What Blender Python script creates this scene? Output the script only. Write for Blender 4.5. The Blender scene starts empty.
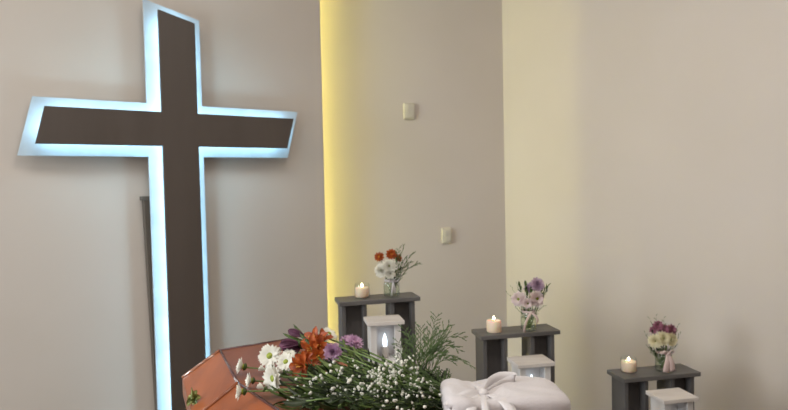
import bpy, bmesh, math, random
from mathutils import Vector, Matrix, Euler
random.seed(7)
SC = bpy.context.scene
COL = SC.collection
V = Vector
# ------------------------------------------------------------------ camera
F, CX, CY = 600.0, 394.0, 205.0
CAMZ = 1.62
cd = bpy.data.cameras.new('camera'); cam = bpy.data.objects.new('camera', cd); COL.objects.link(cam)
cd.sensor_width = 36.0; cd.sensor_fit = 'HORIZONTAL'; cd.lens = 36.0 * F / 788.0
cd.clip_start = 0.05
CR = Matrix.Rotation(math.radians(88.0), 3, 'X') @ Matrix.Rotation(math.radians(-1.25), 3, 'Z')
cam.location = (0, 0, CAMZ); cam.rotation_euler = CR.to_euler()
cd.dof.use_dof = True; cd.dof.focus_distance = 1.5; cd.dof.aperture_fstop = 5.6
SC.camera = cam
# ------------------------------------------------------------------ world, exposure
w = bpy.data.worlds.new('world'); SC.world = w; w.use_nodes = True
w.node_tree.nodes['Background'].inputs[0].default_value = (1.0, 0.95, 0.9, 1)
w.node_tree.nodes['Background'].inputs[1].default_value = 0.05
SC.view_settings.view_transform = 'Standard'; SC.view_settings.look = 'None'
SC.view_settings.gamma = 1.0; SC.view_settings.use_curve_mapping = False
SC.view_settings.exposure = 0.0
# room frame: D runs along the cross wall, N points into that wall (away from the room)
D = V((.807, .590, 0)).normalized(); N = V((-D.y, D.x, 0)); UP = V((0, 0, 1))
O = V((-.357 * 3.3, 3.3, 0))
def room(t, e, z): return O + D * t + N * e + UP * z
WALL_ROT = math.atan2(D.y, D.x)
def area(name, loc, target, sx, sy, power, color):
    l = bpy.data.lights.new(name, 'AREA'); l.shape = 'RECTANGLE'; l.size = sx; l.size_y = sy
    l.energy = power; l.color = color
    o = bpy.data.objects.new(name, l); COL.objects.link(o); o.location = loc
    o.rotation_euler = (V(target) - V(loc)).to_track_quat('-Z', 'Y').to_euler()
    return o
CEIL = 3.9
for x_, y_, p_ in ((-1.9, .7, 26), (.3, 1.3, 36), (2.2, .6, 10), (.2, -1.6, 20)):
    c_ = V((x_, y_, CEIL - .06))
    area('ceiling_lamp', c_, c_ - UP, 1.2, .6, p_, (1.0, .95, .88))
FILL_POS = V((-4.60, -.45, 2.0))                                 # added cool fill light from the side, set in an unseen made-up window
area('added_side_fill', FILL_POS + V((.12, 0, 0)), FILL_POS + V((1, 0, 0)), 2.2, 1.7, 225, (.86, .95, 1.0))

# ------------------------------------------------------------------ pixel helpers (true depth is always given)
def ray(px, py): return (CR @ V(((px - CX) / F, -(py - CY) / F, -1.0)))
CAM = V((0, 0, CAMZ))
def at_y(px, py, y): r = ray(px, py); return CAM + r * (y / r.y)
def at_z(px, py, z): r = ray(px, py); return CAM + r * ((z - CAMZ) / r.z)
def at_plane(px, py, p, n): r = ray(px, py); return CAM + r * ((p - CAM).dot(n) / r.dot(n))

# ------------------------------------------------------------------ materials
MATS = {}
def srgb(c):
    return tuple(((x / 255) / 12.92 if x / 255 <= .04045 else ((x / 255 + .055) / 1.055) ** 2.4) for x in c) + (1,)
def mat(name, c, rough=.6, c2=None, scale=8, bump=0, bscale=60, metal=0, spec=.5, coat=0, sheen=0, stretch=None, trans=0, detail=4, sss=0, contrast=(.35, .65)):
    if name in MATS: return MATS[name]
    m = bpy.data.materials.new(name); m.use_nodes = True; nt = m.node_tree
    b = nt.nodes['Principled BSDF']; L = nt.links.new
    b.inputs['Roughness'].default_value = rough; b.inputs['Metallic'].default_value = metal
    b.inputs['Specular IOR Level'].default_value = spec; b.inputs['Coat Weight'].default_value = coat
    b.inputs['Coat Roughness'].default_value = .12
    b.inputs['Sheen Weight'].default_value = sheen
    if sss:
        b.inputs['Subsurface Weight'].default_value = sss; b.inputs['Subsurface Scale'].default_value = .01
    tc = nt.nodes.new('ShaderNodeTexCoord'); mp = nt.nodes.new('ShaderNodeMapping')
    L(tc.outputs['Object'], mp.inputs[0])
    if stretch: mp.inputs['Scale'].default_value = stretch
    nz = nt.nodes.new('ShaderNodeTexNoise'); nz.inputs['Scale'].default_value = scale; nz.inputs['Detail'].default_value = detail
    L(mp.outputs[0], nz.inputs['Vector'])
    rp = nt.nodes.new('ShaderNodeValToRGB'); rp.color_ramp.elements[0].position = contrast[0]; rp.color_ramp.elements[1].position = contrast[1]
    c2 = c2 or tuple(max(0, x * .93) for x in c)
    rp.color_ramp.elements[0].color = srgb(c); rp.color_ramp.elements[1].color = srgb(c2)
    L(nz.outputs[0], rp.inputs[0]); L(rp.outputs[0], b.inputs['Base Color'])
    if bump:
        n2 = nt.nodes.new('ShaderNodeTexNoise'); n2.inputs['Scale'].default_value = bscale; n2.inputs['Detail'].default_value = 3
        L(mp.outputs[0], n2.inputs['Vector'])
        bp = nt.nodes.new('ShaderNodeBump'); bp.inputs['Strength'].default_value = bump; bp.inputs['Distance'].default_value = .01
        L(n2.outputs[0], bp.inputs['Height']); L(bp.outputs[0], b.inputs['Normal'])
    if trans:
        out = nt.nodes['Material Output']; tr = nt.nodes.new('ShaderNodeBsdfTranslucent'); mx = nt.nodes.new('ShaderNodeMixShader')
        mx.inputs[0].default_value = trans
        L(rp.outputs[0], tr.inputs[0]); L(b.outputs[0], mx.inputs[1]); L(tr.outputs[0], mx.inputs[2]); L(mx.outputs[0], out.inputs[0])
    MATS[name] = m; return m
def emit(name, c, s):
    m = bpy.data.materials.new(name); m.use_nodes = True; nt = m.node_tree; nt.nodes.clear()
    e = nt.nodes.new('ShaderNodeEmission'); e.inputs[0].default_value = tuple(c) + (1,); e.inputs[1].default_value = s
    o = nt.nodes.new('ShaderNodeOutputMaterial'); nt.links.new(e.outputs[0], o.inputs[0]); MATS[name] = m; return m
def thin_glass(name, tint=(.975, .985, .98)):
    m = bpy.data.materials.new(name); m.use_nodes = True; nt = m.node_tree; nt.nodes.clear(); L = nt.links.new
    t = nt.nodes.new('ShaderNodeBsdfTransparent'); t.inputs[0].default_value = tint + (1,)
    g = nt.nodes.new('ShaderNodeBsdfGlossy'); g.inputs['Roughness'].default_value = .04
    fr = nt.nodes.new('ShaderNodeLayerWeight'); fr.inputs[0].default_value = .5
    pw = nt.nodes.new('ShaderNodeMath'); pw.operation = 'POWER'; pw.inputs[1].default_value = 4.0
    mul = nt.nodes.new('ShaderNodeMath'); mul.operation = 'MULTIPLY_ADD'; mul.inputs[1].default_value = .6; mul.inputs[2].default_value = .03
    mx = nt.nodes.new('ShaderNodeMixShader'); o = nt.nodes.new('ShaderNodeOutputMaterial')
    L(fr.outputs['Facing'], pw.inputs[0]); L(pw.outputs[0], mul.inputs[0]); L(mul.outputs[0], mx.inputs[0]); L(t.outputs[0], mx.inputs[1]); L(g.outputs[0], mx.inputs[2]); L(mx.outputs[0], o.inputs[0])
    MATS[name] = m; return m
WALL = mat('wall_paint', (203, 192, 183), .75, (199, 188, 178), 1.2, .05, 220, spec=.25)
CEILM = mat('ceiling_paint', (228, 224, 216), .8)
FLOORM = mat('floor_carpet', (96, 88, 82), .95, (82, 75, 70), 40, .3, 300)
DARK = mat('cross_laminate', (84, 74, 68), .5, (78, 68, 62), 6, .02, 300, stretch=(1, 1, .15))
WHITE = mat('white_acrylic', (184, 195, 204), .45)
GREYW = mat('grey_painted_wood', (90, 86, 85), .55, (76, 72, 71), 14, .08, 60, stretch=(1, 1, .12))
GREYT = mat('grey_painted_board', (96, 92, 90), .45, (80, 76, 74), 14, .08, 60, stretch=(.12, 1, 1))
WASH = mat('whitewashed_wood', (212, 203, 197), .65, (190, 179, 170), 12, .08, 60, stretch=(.2, 1, 1))
WASHV = mat('whitewashed_upright', (214, 208, 204), .65, (196, 188, 182), 12, .08, 60, stretch=(1, 1, .15))
LIDM = mat('coffin_veneer', (148, 78, 38), .42, (114, 56, 26), 5, .02, 80, coat=.2, stretch=(2.2, .5, 2), detail=6)
LIDTOP = mat('coffin_top_veneer', (128, 72, 48), .45, (108, 58, 38), 5, .02, 80, coat=.15, stretch=(3, .5, 2), detail=6)
EDGE = mat('coffin_edging', (92, 58, 60), .18, (70, 42, 44), 20, coat=.8)
GLOSS = mat('coffin_lacquer', (150, 96, 70), .12, (130, 78, 54), 12, coat=1.0, spec=.8)
BRASS = mat('aged_brass', (120, 116, 54), .4, (66, 78, 30), 90, metal=.35)
STEEL = mat('steel', (150, 150, 152), .35, metal=.9)
RUBBER = mat('black_rubber', (30, 30, 30), .7)
WAX = mat('cream_wax', (248, 230, 208), .5, (244, 222, 198), 10, sss=.6, trans=.25)
WICK = mat('wick', (40, 34, 30), .9)
FLAME = emit('flame', (1.0, .82, .56), 16)
GLASS = thin_glass('clear_glass')
WATER = thin_glass('vase_water', (.93, .96, .88))
PLATE = mat('plate_plastic', (208, 199, 183), .4)
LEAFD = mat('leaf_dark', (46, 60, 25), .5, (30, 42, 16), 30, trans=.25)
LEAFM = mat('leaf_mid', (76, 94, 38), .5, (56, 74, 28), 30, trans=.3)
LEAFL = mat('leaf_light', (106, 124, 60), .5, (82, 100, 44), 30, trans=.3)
FERN = mat('fern_green', (104, 124, 74), .55, (78, 100, 54), 40, trans=.3)
STEM = mat('stem_green', (104, 124, 62), .55, (78, 98, 44), 40)
PWHITE = mat('petal_white', (232, 228, 218), .55, (220, 216, 204), 50, trans=.25)
PCREAM = mat('petal_cream', (238, 230, 200), .55, (226, 216, 180), 50, trans=.25)
PBLUSH = mat('petal_blush', (236, 222, 216), .55, (222, 200, 200), 50, trans=.25)
PORANGE = mat('petal_orange', (190, 94, 38), .5, (146, 60, 24), 70, trans=.25)
PPURPLE = mat('petal_plum', (128, 80, 106), .5, (98, 56, 80), 60, trans=.2)
PMAUVE = mat('petal_mauve', (214, 180, 204), .5, (178, 136, 170), 60, trans=.25)
PROSE = mat('petal_dusty_rose', (170, 112, 130), .5, (142, 84, 102), 60, trans=.25)
PPALE = mat('petal_pale_mauve', (200, 176, 192), .5, (172, 142, 166), 60, trans=.25)
YCEN = mat('flower_centre', (150, 156, 52), .7, (108, 124, 40), 200)
OCEN = mat('flower_centre_amber', (214, 150, 50), .7, (150, 80, 26), 200)
CLOTH = mat('white_linen', (196, 188, 188), .85, (190, 181, 181), 10, .15, 260, sheen=.3, trans=.1)
SATIN = mat('white_satin', (206, 199, 199), .5, (200, 192, 192), 10, sheen=.2, trans=.12)
PINKR = mat('pale_pink_ribbon', (214, 190, 184), .5, (204, 178, 172), 10, trans=.1)
POSTM = mat('dark_post_wood', (90, 81, 72), .6, (78, 69, 61), 12, .05, 60, stretch=(1, 1, .1))

# ------------------------------------------------------------------ mesh builder
class MB:
    def __init__(s): s.v = []; s.f = []; s.sm = []
    def add(s, vs, fs, smooth=True):
        o = len(s.v); s.v += [V(x) for x in vs]; s.f += [tuple(i + o for i in f) for f in fs]; s.sm += [smooth] * len(fs); return s
    def box(s, c, size, M=None):
        hx, hy, hz = size[0] / 2, size[1] / 2, size[2] / 2; c = V(c)
        vs = [c + (M @ V(p) if M else V(p)) for p in ((-hx, -hy, -hz), (hx, -hy, -hz), (hx, hy, -hz), (-hx, hy, -hz), (-hx, -hy, hz), (hx, -hy, hz), (hx, hy, hz), (-hx, hy, hz))]
        return s.add(vs, [(0, 3, 2, 1), (4, 5, 6, 7), (0, 1, 5, 4), (1, 2, 6, 5), (2, 3, 7, 6), (3, 0, 4, 7)], False)
    def prism(s, poly, off):
        n = len(poly); poly = [V(p) for p in poly]; off = V(off)
        vs = poly + [p + off for p in poly]
        fs = [tuple(range(n - 1, -1, -1)), tuple(range(n, 2 * n))] + [(i, (i + 1) % n, n + (i + 1) % n, n + i) for i in range(n)]
        return s.add(vs, fs, False)
    def tube(s, pts, r, n=6):
        pts = [V(p) for p in pts]; m = len(pts)
        if not isinstance(r, (list, tuple)): r = [r] * m
        vs = []
        for i, p in enumerate(pts):
            d = (pts[min(i + 1, m - 1)] - pts[max(i - 1, 0)])
            d = d.normalized() if d.length > 1e-9 else V((0, 0, 1))
            a = d.cross(V((0, 0, 1)) if abs(d.z) < .9 else V((1, 0, 0))).normalized(); b = d.cross(a)
            for k in range(n):
                th = 2 * math.pi * k / n; vs.append(p + (a * math.cos(th) + b * math.sin(th)) * r[i])
        fs = [(i * n + k, i * n + (k + 1) % n, (i + 1) * n + (k + 1) % n, (i + 1) * n + k) for i in range(m - 1) for k in range(n)]
        fs += [tuple(range(n - 1, -1, -1)), tuple(range((m - 1) * n, m * n))]
        return s.add(vs, fs)
    def lathe(s, prof, c=(0, 0, 0), n=28, M=None, cap=True):
        c = V(c); vs = []
        for r, z in prof:
            for k in range(n):
                th = 2 * math.pi * k / n; p = V((r * math.cos(th), r * math.sin(th), z)); vs.append(c + (M @ p if M else p))
        m = len(prof)
        fs = [(i * n + k, i * n + (k + 1) % n, (i + 1) * n + (k + 1) % n, (i + 1) * n + k) for i in range(m - 1) for k in range(n)]
        if cap: fs += [tuple(range(n - 1, -1, -1)), tuple(range((m - 1) * n, m * n))]
        return s.add(vs, fs)
    def ball(s, c, r, seg=8, rings=5, M=None):
        prof = [(max(1e-5, math.sin(math.pi * i / rings)), -math.cos(math.pi * i / rings)) for i in range(rings + 1)]
        rr = r if isinstance(r, (tuple, list)) else (r, r, r)
        S = Matrix.Diagonal(V(rr)); S = M @ S if M else S
        return s.lathe(prof, c, seg, S, False)
    def grid(s, fn, nu, nv):
        vs = [fn(i / nu, j / nv) for j in range(nv + 1) for i in range(nu + 1)]
        fs = [(j * (nu + 1) + i, j * (nu + 1) + i + 1, (j + 1) * (nu + 1) + i + 1, (j + 1) * (nu + 1) + i) for j in range(nv) for i in range(nu)]
        return s.add(vs, fs)
    def petal(s, M, c, ln, wd, curl=0.3, cup=.25, tip=.5, nu=4, nv=6, base=.25):
        """blade along +X, face +Z, width on Y; M is 3x3, c the root"""
        c = V(c)
        def fn(u, v):
            prof = base + (1 - base) * math.sin(math.pi * min(1, v * .5 / max(.05, tip)) if v < tip else math.pi / 2) if v < tip else math.sqrt(max(0, 1 - ((v - tip) / (1 - tip)) ** 2))
            y = (u - .5) * wd * max(.02, prof)
            a = curl * v; x = ln * (math.sin(a) / curl if abs(curl) > 1e-3 else v); z = ln * ((1 - math.cos(a)) / curl if abs(curl) > 1e-3 else 0)
            z += cup * wd * (2 * (u - .5)) ** 2 * max(.02, prof)
            return c + M @ V((x, y, z))
        return s.grid(fn, nu, nv)
    def ribbon(s, pts, wd, widths, th=.0012):
        """strip along pts; wd gives the width direction (one vector or one per point)"""
        pts = [V(p) for p in pts]; m = len(pts); vs = []
        for i, p in enumerate(pts):
            d = (pts[min(i + 1, m - 1)] - pts[max(i - 1, 0)]).normalized()
            wv = V(wd[i] if isinstance(wd, list) else wd); wv = (wv - d * wv.dot(d)).normalized(); nn = d.cross(wv)
            ww = widths[i] if isinstance(widths, (list, tuple)) else widths
            for a, b in ((-1, -1), (-.33, -1), (.33, -1), (1, -1), (1, 1), (.33, 1), (-.33, 1), (-1, 1)):
                vs.append(p + wv * (a * ww / 2) + nn * (b * th / 2 + .06 * ww * (1 - a * a)))
        fs = [(i * 8 + k, i * 8 + (k + 1) % 8, (i + 1) * 8 + (k + 1) % 8, (i + 1) * 8 + k) for i in range(m - 1) for k in range(8)]
        fs += [tuple(range(7, -1, -1)), tuple(range((m - 1) * 8, m * 8))]
        return s.add(vs, fs)
    def build(s, name, material, parent=None, bevel=0, origin=None, sub=0):
        """vertices are in world space; the object is placed relative to its parent"""
        og = V(origin) if origin is not None else (V(parent['_w']) if parent is not None else V((0, 0, 0)))
        me = bpy.data.meshes.new(name); me.from_pydata([tuple(p - og) for p in s.v], [], s.f); me.update()
        bm = bmesh.new(); bm.from_mesh(me); bmesh.ops.recalc_face_normals(bm, faces=bm.faces); bm.to_mesh(me); bm.free()
        for p, k in zip(me.polygons, s.sm): p.use_smooth = k
        me.materials.append(material)
        o = bpy.data.objects.new(name, me); COL.objects.link(o)
        if parent is not None:
            o.parent = parent; o.location = og - V(parent['_w'])
        else: o.location = og
        o['_w'] = tuple(og)
        if bevel:
            b = o.modifiers.new('bevel', 'BEVEL'); b.width = bevel; b.segments = 2; b.limit_method = 'ANGLE'; b.angle_limit = .6
        if sub:
            q = o.modifiers.new('sub', 'SUBSURF'); q.levels = sub; q.render_levels = sub
        return o
def tag(o, label, cat, group=None, kind=None):
    o['label'] = label
    if cat: o['category'] = cat
    if group: o['group'] = group
    if kind: o['kind'] = kind
    return o
def thing(name, loc, label, cat, group=None):
    o = bpy.data.objects.new(name, None); COL.objects.link(o); o.location = loc; o['_w'] = tuple(loc); o.empty_display_size = .05
    return tag(o, label, cat, group)
def basis(face, roll=0.0, ref=None):
    z = V(face).normalized(); r = V(ref) if ref else (V((0, 0, 1)) if abs(z.z) < .95 else V((1, 0, 0)))
    x = r.cross(z).normalized(); y = z.cross(x)
    return Matrix((x, y, z)).transposed() @ Matrix.Rotation(roll, 3, 'Z')
def rotz(a): return Matrix.Rotation(a, 3, 'Z')
def rnd(a, b): return random.uniform(a, b)
def jit(s): return V((rnd(-s, s), rnd(-s, s), rnd(-s, s)))
def curve(a, b, lift, n=7):
    a, b = V(a), V(b); return [a.lerp(b, i / n) + UP * lift * 4 * (i / n) * (1 - i / n) for i in range(n + 1)]

# ------------------------------------------------------------------ room shell
PANEL_E, T0 = .16, -4.2
EDGE_T = (at_plane(324.6, 190, O + N * PANEL_E, N) - O).dot(D)
MY = math.radians(17); MD = V((math.cos(MY), math.sin(MY), 0)); MN = V((-MD.y, MD.x, 0))       # back wall behind the panel
MQ = room(EDGE_T, PANEL_E + .22, 0)
CORNER = at_plane(504.8, 190, MQ, MN); CORNER.z = 0
RD = V((.6, -.8, 0)).normalized(); REND = CORNER + RD * ((CORNER.y + 2.75) / .8)
LEND = room(T0, PANEL_E, 0); LREAR = V((LEND.x, -2.75, 0)); MEND = MQ - MD * 1.6
def wall(name, p, q, out, th, m):
    out = V(out).normalized() * th; mb = MB(); mb.prism([p, q, q + out, p + out], UP * CEIL); o = mb.build(name, m, bevel=0); o['kind'] = 'structure'; return o
wall('wall_left', LEND, room(EDGE_T, PANEL_E, 0), N, .05, WALL)
wall('wall_back', MEND, CORNER, MN, .15, WALL)
RN = V((-RD.y, RD.x, 0))
wall('wall_right', CORNER, REND, RN, .15, WALL)
wall('wall_side', LREAR, LEND, (-1, 0, 0), .15, WALL)
wall('wall_rear', REND, LREAR, (0, -1, 0), .15, WALL)
wall('wall_nook', room((MEND - O).dot(D), PANEL_E + .05, 0), MEND, -D, .1, WALL)
for nm, z0, z1, m in (('floor', -.1, 0, FLOORM), ('ceiling', CEIL, CEIL + .1, CEILM)):
    mb = MB(); mb.prism([V((-8, -7, z0)), V((9, -7, z0)), V((9, 6, z0)), V((-8, 6, z0))], (0, 0, z1 - z0)); o = mb.build(nm, m); o['kind'] = 'structure'
wf = MB()  # unseen frame and glass, added around the side fill light
for dx, dz, sx, sz in ((0, .88, 2.32, .06), (0, -.88, 2.32, .06), (-1.13, 0, .06, 1.7), (1.13, 0, .06, 1.7), (0, 0, .05, 1.7)):
    wf.box(V((LEND.x + .03, FILL_POS.y + dx, FILL_POS.z + dz)), (.06, sx, sz))
wfo = wf.build('added_window_1', CEILM); wfo['kind'] = 'structure'
mb = MB(); mb.box(V((LEND.x + .02, FILL_POS.y, FILL_POS.z)), (.012, 2.2, 1.7)); mb.build('added_pane', GLASS, wfo)
# hidden light strip behind the free edge of the panel
SI, SE = .16, PANEL_E + .150
ls = thing('light_strip', room(EDGE_T - SI, SE, .02), 'warm yellow light strip glowing behind the edge of the wall panel', 'light')
mb = MB(); mb.box(room(EDGE_T - SI, SE, CEIL / 2), (.03, .02, CEIL - .04), rotz(WALL_ROT)); mb.build('diffuser', emit('yellow_led', (1.0, .96, .24), 58.0), ls)
mb = MB(); mb.box(room(EDGE_T - SI, (PANEL_E + .05 + SE - .01) / 2, CEIL / 2), (.04, SE - .01 - PANEL_E - .05, CEIL - .02), rotz(WALL_ROT)); mb.build('bracket', STEEL, ls)

# ------------------------------------------------------------------ backlit cross
def offset_poly(pts, m):
    out = []; n = len(pts)
    for i in range(n):
        p0, p1, p2 = V(pts[i - 1]), V(pts[i]), V(pts[(i + 1) % n])
        d1 = (p1 - p0).normalized(); d2 = (p2 - p1).normalized()
        n1 = V((d1.y, -d1.x)); n2 = V((d2.y, -d2.x))
        a, b = p0 + n1 * m, p1 + n2 * m
        den = d1.x * d2.y - d1.y * d2.x; t = ((b.x - a.x) * d2.y - (b.y - a.y) * d2.x) / den
        out.append(a + d1 * t)
    return out
def wp(px, py, e=0):                                   # pixel -> (t, z) on the plane e of the cross wall
    q = at_plane(px, py, O + N * e, N); return ((q - O).dot(D), q.z)
tl, tr = wp(162.3, 128)[0], wp(198.3, 128)[0]
zt = (wp(162, 111.7)[1] + wp(198.3, 113.8)[1]) / 2; zb = (wp(162.8, 145.8)[1] + wp(198.6, 146.8)[1]) / 2
lt, lb = wp(44.5, 105.5)[0], wp(35.2, 142.5)[0]; rt, rb = wp(293.8, 119.5)[0], wp(287.5, 149)[0]
ta, tb = wp(157.5, 9)[1], wp(196, 23.5)[1]
zfoot = .12
cp = [(tl, zfoot), (tr, zfoot), (tr, zb), (rb, zb), (rt, zt), (tr, zt), (tr, tb), (tl, ta), (tl, zt), (lt, zt), (lb, zb), (tl, zb)]   # ccw
bp = offset_poly(cp, .054)
cr = thing('illuminated_cross', room((tl + tr) / 2, .05, 0), 'large dark cross with slanted ends and a glowing white backing', 'cross')
def poly3(p2, e): return [room(t, e, z) for t, z in p2]
mb = MB(); mb.prism(poly3(cp, 0), N * .018); fp = mb.build('front_panel', DARK, cr, bevel=.001)
fp['label'] = 'dark brown front panel of the cross'
mb = MB(); mb.prism(poly3(bp, .086), N * .012); mb.build('back_panel', WHITE, cr)['label'] = 'white backing panel lit blue-white around the edge'
CLED = emit('cool_led', (.46, .80, 1.0), 11.0)
inner = offset_poly(cp, -.026); inner2 = offset_poly(cp, -.036)
n_ = len(inner)
for i in range(n_):
    j = (i + 1) % n_
    mb = MB(); mb.prism(poly3([inner[i], inner[j], inner2[j], inner2[i]], .019), N * .048); mb.build('led_strip', CLED, cr)
for t_, z_ in ((0, .5), (0, 1.3), ((tl + tr) / 2, (zt + zb) / 2), (-.4, (zt + zb) / 2), (.4, (zt + zb) / 2), (0, ta - .25)):
    mb = MB(); mb.box(room(t_, .052, z_), (.04, .068, .04), rotz(WALL_ROT)); mb.build('spacer', STEEL, cr)
for z_ in (.5, 1.3, 2.2):
    mb = MB(); mb.box(room(.06, .128, z_), (.03, .06, .05), rotz(WALL_ROT)); mb.build('wall_bracket', STEEL, cr)
# base block so the cross stands on the floor
mb = MB(); mb.box(room((tl + tr) / 2, .05, .06), (.46, .14, .12), rotz(WALL_ROT)); mb.build('base', DARK, cr, bevel=.004)

# dark capped post between cross and wall
pa = wp(142.6, 200, .13); pb = wp(155.5, 405, .13)
pt = thing('post', room(pb[0] + .03, .13, 0), 'slim dark post with a flat cap behind the glowing cross', 'post')
k_ = (pb[0] - pa[0]) / (pb[1] - pa[1])
def pl(z): return pa[0] + (z - pa[1]) * k_
mb = MB(); q = [room(pl(0), .104, 0), room(pl(0) + .055, .104, 0), room(pl(0) + .055, .152, 0), room(pl(0), .152, 0)]
mb.prism(q, room(pl(pa[1]), 0, pa[1]) - room(pl(0), 0, 0)); mb.build('shaft', POSTM, pt, bevel=.002)
mb = MB(); mb.box(room(pa[0] + .026, .128, pa[1] + .009), (.072, .056, .022), rotz(WALL_ROT)); mb.build('cap', POSTM, pt, bevel=.002)

# ------------------------------------------------------------------ wall plates
def wall_plate(px, py, label, w_, h_):
    c = at_plane(px, py, MQ, MN); R = rotz(MY); N = MN; D = MD
    t = thing('wall_socket', c, label, 'wall socket')
    mb = MB(); mb.box(c - N * .012, (w_, .024, h_), R); mb.build('housing', PLATE, t, bevel=.008)
    mb = MB(); mb.box(c - N * .026 + D * .004, (w_ * .72, .005, h_ * .80), R); cv = mb.build('cover', PLATE, t, bevel=.002)
    for dz in (-.22, .22):
        mb = MB(); mb.box(c - N * .0295 + D * .004 + UP * h_ * dz, (w_ * .45, .004, h_ * .26), R); mb.build('rocker', PLATE, cv, bevel=.001)
wall_plate(408.5, 111.5, 'upper cream wall socket on the wall lit from behind', .085, .118)
wall_plate(446, 235.5, 'lower cream wall socket on the wall above the fern', .08, .118)

# ------------------------------------------------------------------ grey stands with whitewashed lantern pedestals
SA = math.radians(10.8); A = V((math.cos(SA), math.sin(SA), 0)); B = V((-math.sin(SA), math.cos(SA), 0)); RS = rotz(SA)
ORD = ['tallest', 'middle-height', 'shortest']
def stand(px, py, y, sa, label):
    SA = math.radians(sa); A = V((math.cos(SA), math.sin(SA), 0)); B = V((-math.sin(SA), math.cos(SA), 0)); RS = rotz(SA)
    fl = at_y(px, py, y); L_, W_, th = .42, .155, .021; zt_ = fl.z
    base = V((fl.x, fl.y, 0)) + A * L_ / 2 + B * W_ / 2
    t = thing('pedestal_stand', base, label, 'stand', 'grey wooden stands')
    def loc(a, b, z): return V((fl.x, fl.y, 0)) + A * a + B * b + UP * z
    mb = MB(); mb.box(loc(L_ / 2, W_ / 2, zt_ - th / 2), (L_, W_, th), RS); mb.build('top_board', GREYT, t, bevel=.0025)
    h = zt_ - th
    for a0 in (.014, L_ - .014 - .128 - .012):
        mb = MB(); mb.box(loc(a0 + .064, .075, h / 2), (.088, .02, h), RS)
        lg = mb.build('leg', GREYW, t)
        for a in (a0 + .01, a0 + .118):
            mb = MB(); mb.box(loc(a, .075, h / 2), (.02, .118, h), RS); mb.build('side_board', GREYW, lg, bevel=.002)
    return zt_, loc
LED_T = emit('led_candle_tip', (.72, .86, 1.0), 5)
def lantern(px, py, y, L_, drop, label, clabel):
    fl = at_y(px, py, y); W_, th = .14, .018; zt_ = fl.z
    base = V((fl.x, fl.y, 0)) + A * L_ / 2 + B * W_ / 2
    t = thing('lantern_pedestal', base, label, 'lantern', 'whitewashed lantern pedestals')
    def loc(a, b, z): return V((fl.x, fl.y, 0)) + A * a + B * b + UP * z
    mb = MB(); mb.box(loc(L_ / 2, W_ / 2, zt_ - th / 2), (L_, W_, th), RS); mb.build('top_board', WASH, t, bevel=.002)
    h = zt_ - th; i = .016; ww = L_ - 2 * i; dd = W_ - 2 * i
    for a in (i + .006, L_ - i - .006):
        mb = MB(); mb.box(loc(a, W_ / 2, h / 2), (.012, dd, h), RS); mb.build('side_board', WASHV, t, bevel=.001)
    mb = MB(); mb.box(loc(L_ / 2, W_ - i - .006, h / 2), (ww - .025, .012, h), RS); mb.build('back_board', WASHV, t)
    for a in (i + .021, L_ - i - .021):
        mb = MB(); mb.box(loc(a, i + .006, h / 2), (.018, .012, h), RS); mb.build('front_post', WASHV, t, bevel=.001)
    sh = h - drop
    mb = MB(); mb.box(loc(L_ / 2, W_ / 2 - .002, sh - .007), (ww - .026, dd - .03, .014), RS); mb.build('shelf', WASHV, t)
    mb = MB(); mb.box(loc(L_ / 2, i + .008, (sh - .016) / 2), (ww - .062, .01, sh - .016), RS); mb.build('front_board', WASHV, t)
    c = loc(L_ * .52, W_ * .5, sh)
    e = thing('led_candle', c, clabel, 'candle', 'electric candles inside the lanterns')
    mb = MB(); mb.lathe([(.016, 0), (.017, .004), (.017, .05), (.014, .055)], c, 20); mb.build('body', WASHV, e)
    mb = MB(); mb.lathe([(.004, .054), (.0095, .062), (.0105, .078), (.008, .094), (.004, .108), (.0008, .118)], c, 16); mb.build('glowing_flame', LED_T, e)
STANDS = []
for i, (px, py, y) in enumerate(((339.3, 302.6, 2.95), (481.5, 336.3, 2.92), (623.9, 379.2, 2.86))):
    STANDS.append(stand(px, py, y, (14.5, 11.5, 10.8)[i], ['tallest grey wooden stand carrying candle and jar with orange flowers',
        'mid-height grey wooden stand carrying candle and jar with mauve flower', 'lowest grey wooden stand carrying candle and jar with pink ribbon'][i]))
for i, (px, py, y, L_) in enumerate(((367.5, 323, 2.79, .178), (518, 365.3, 2.76, .186), (664, 400.8, 2.68, .178))):
    lantern(px, py, y, L_, (.172, .172, .215)[i], ['whitewashed lantern pedestal in front of the tallest grey stand', 'whitewashed lantern pedestal in front of the mid-height grey stand',
        'whitewashed lantern pedestal in front of the lowest grey stand'][i],
        ['glowing electric candle inside the lantern at the tallest stand', 'glowing electric candle inside the lantern at the mid-height stand', 'glowing electric candle inside the lantern at the lowest stand'][i])

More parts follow.
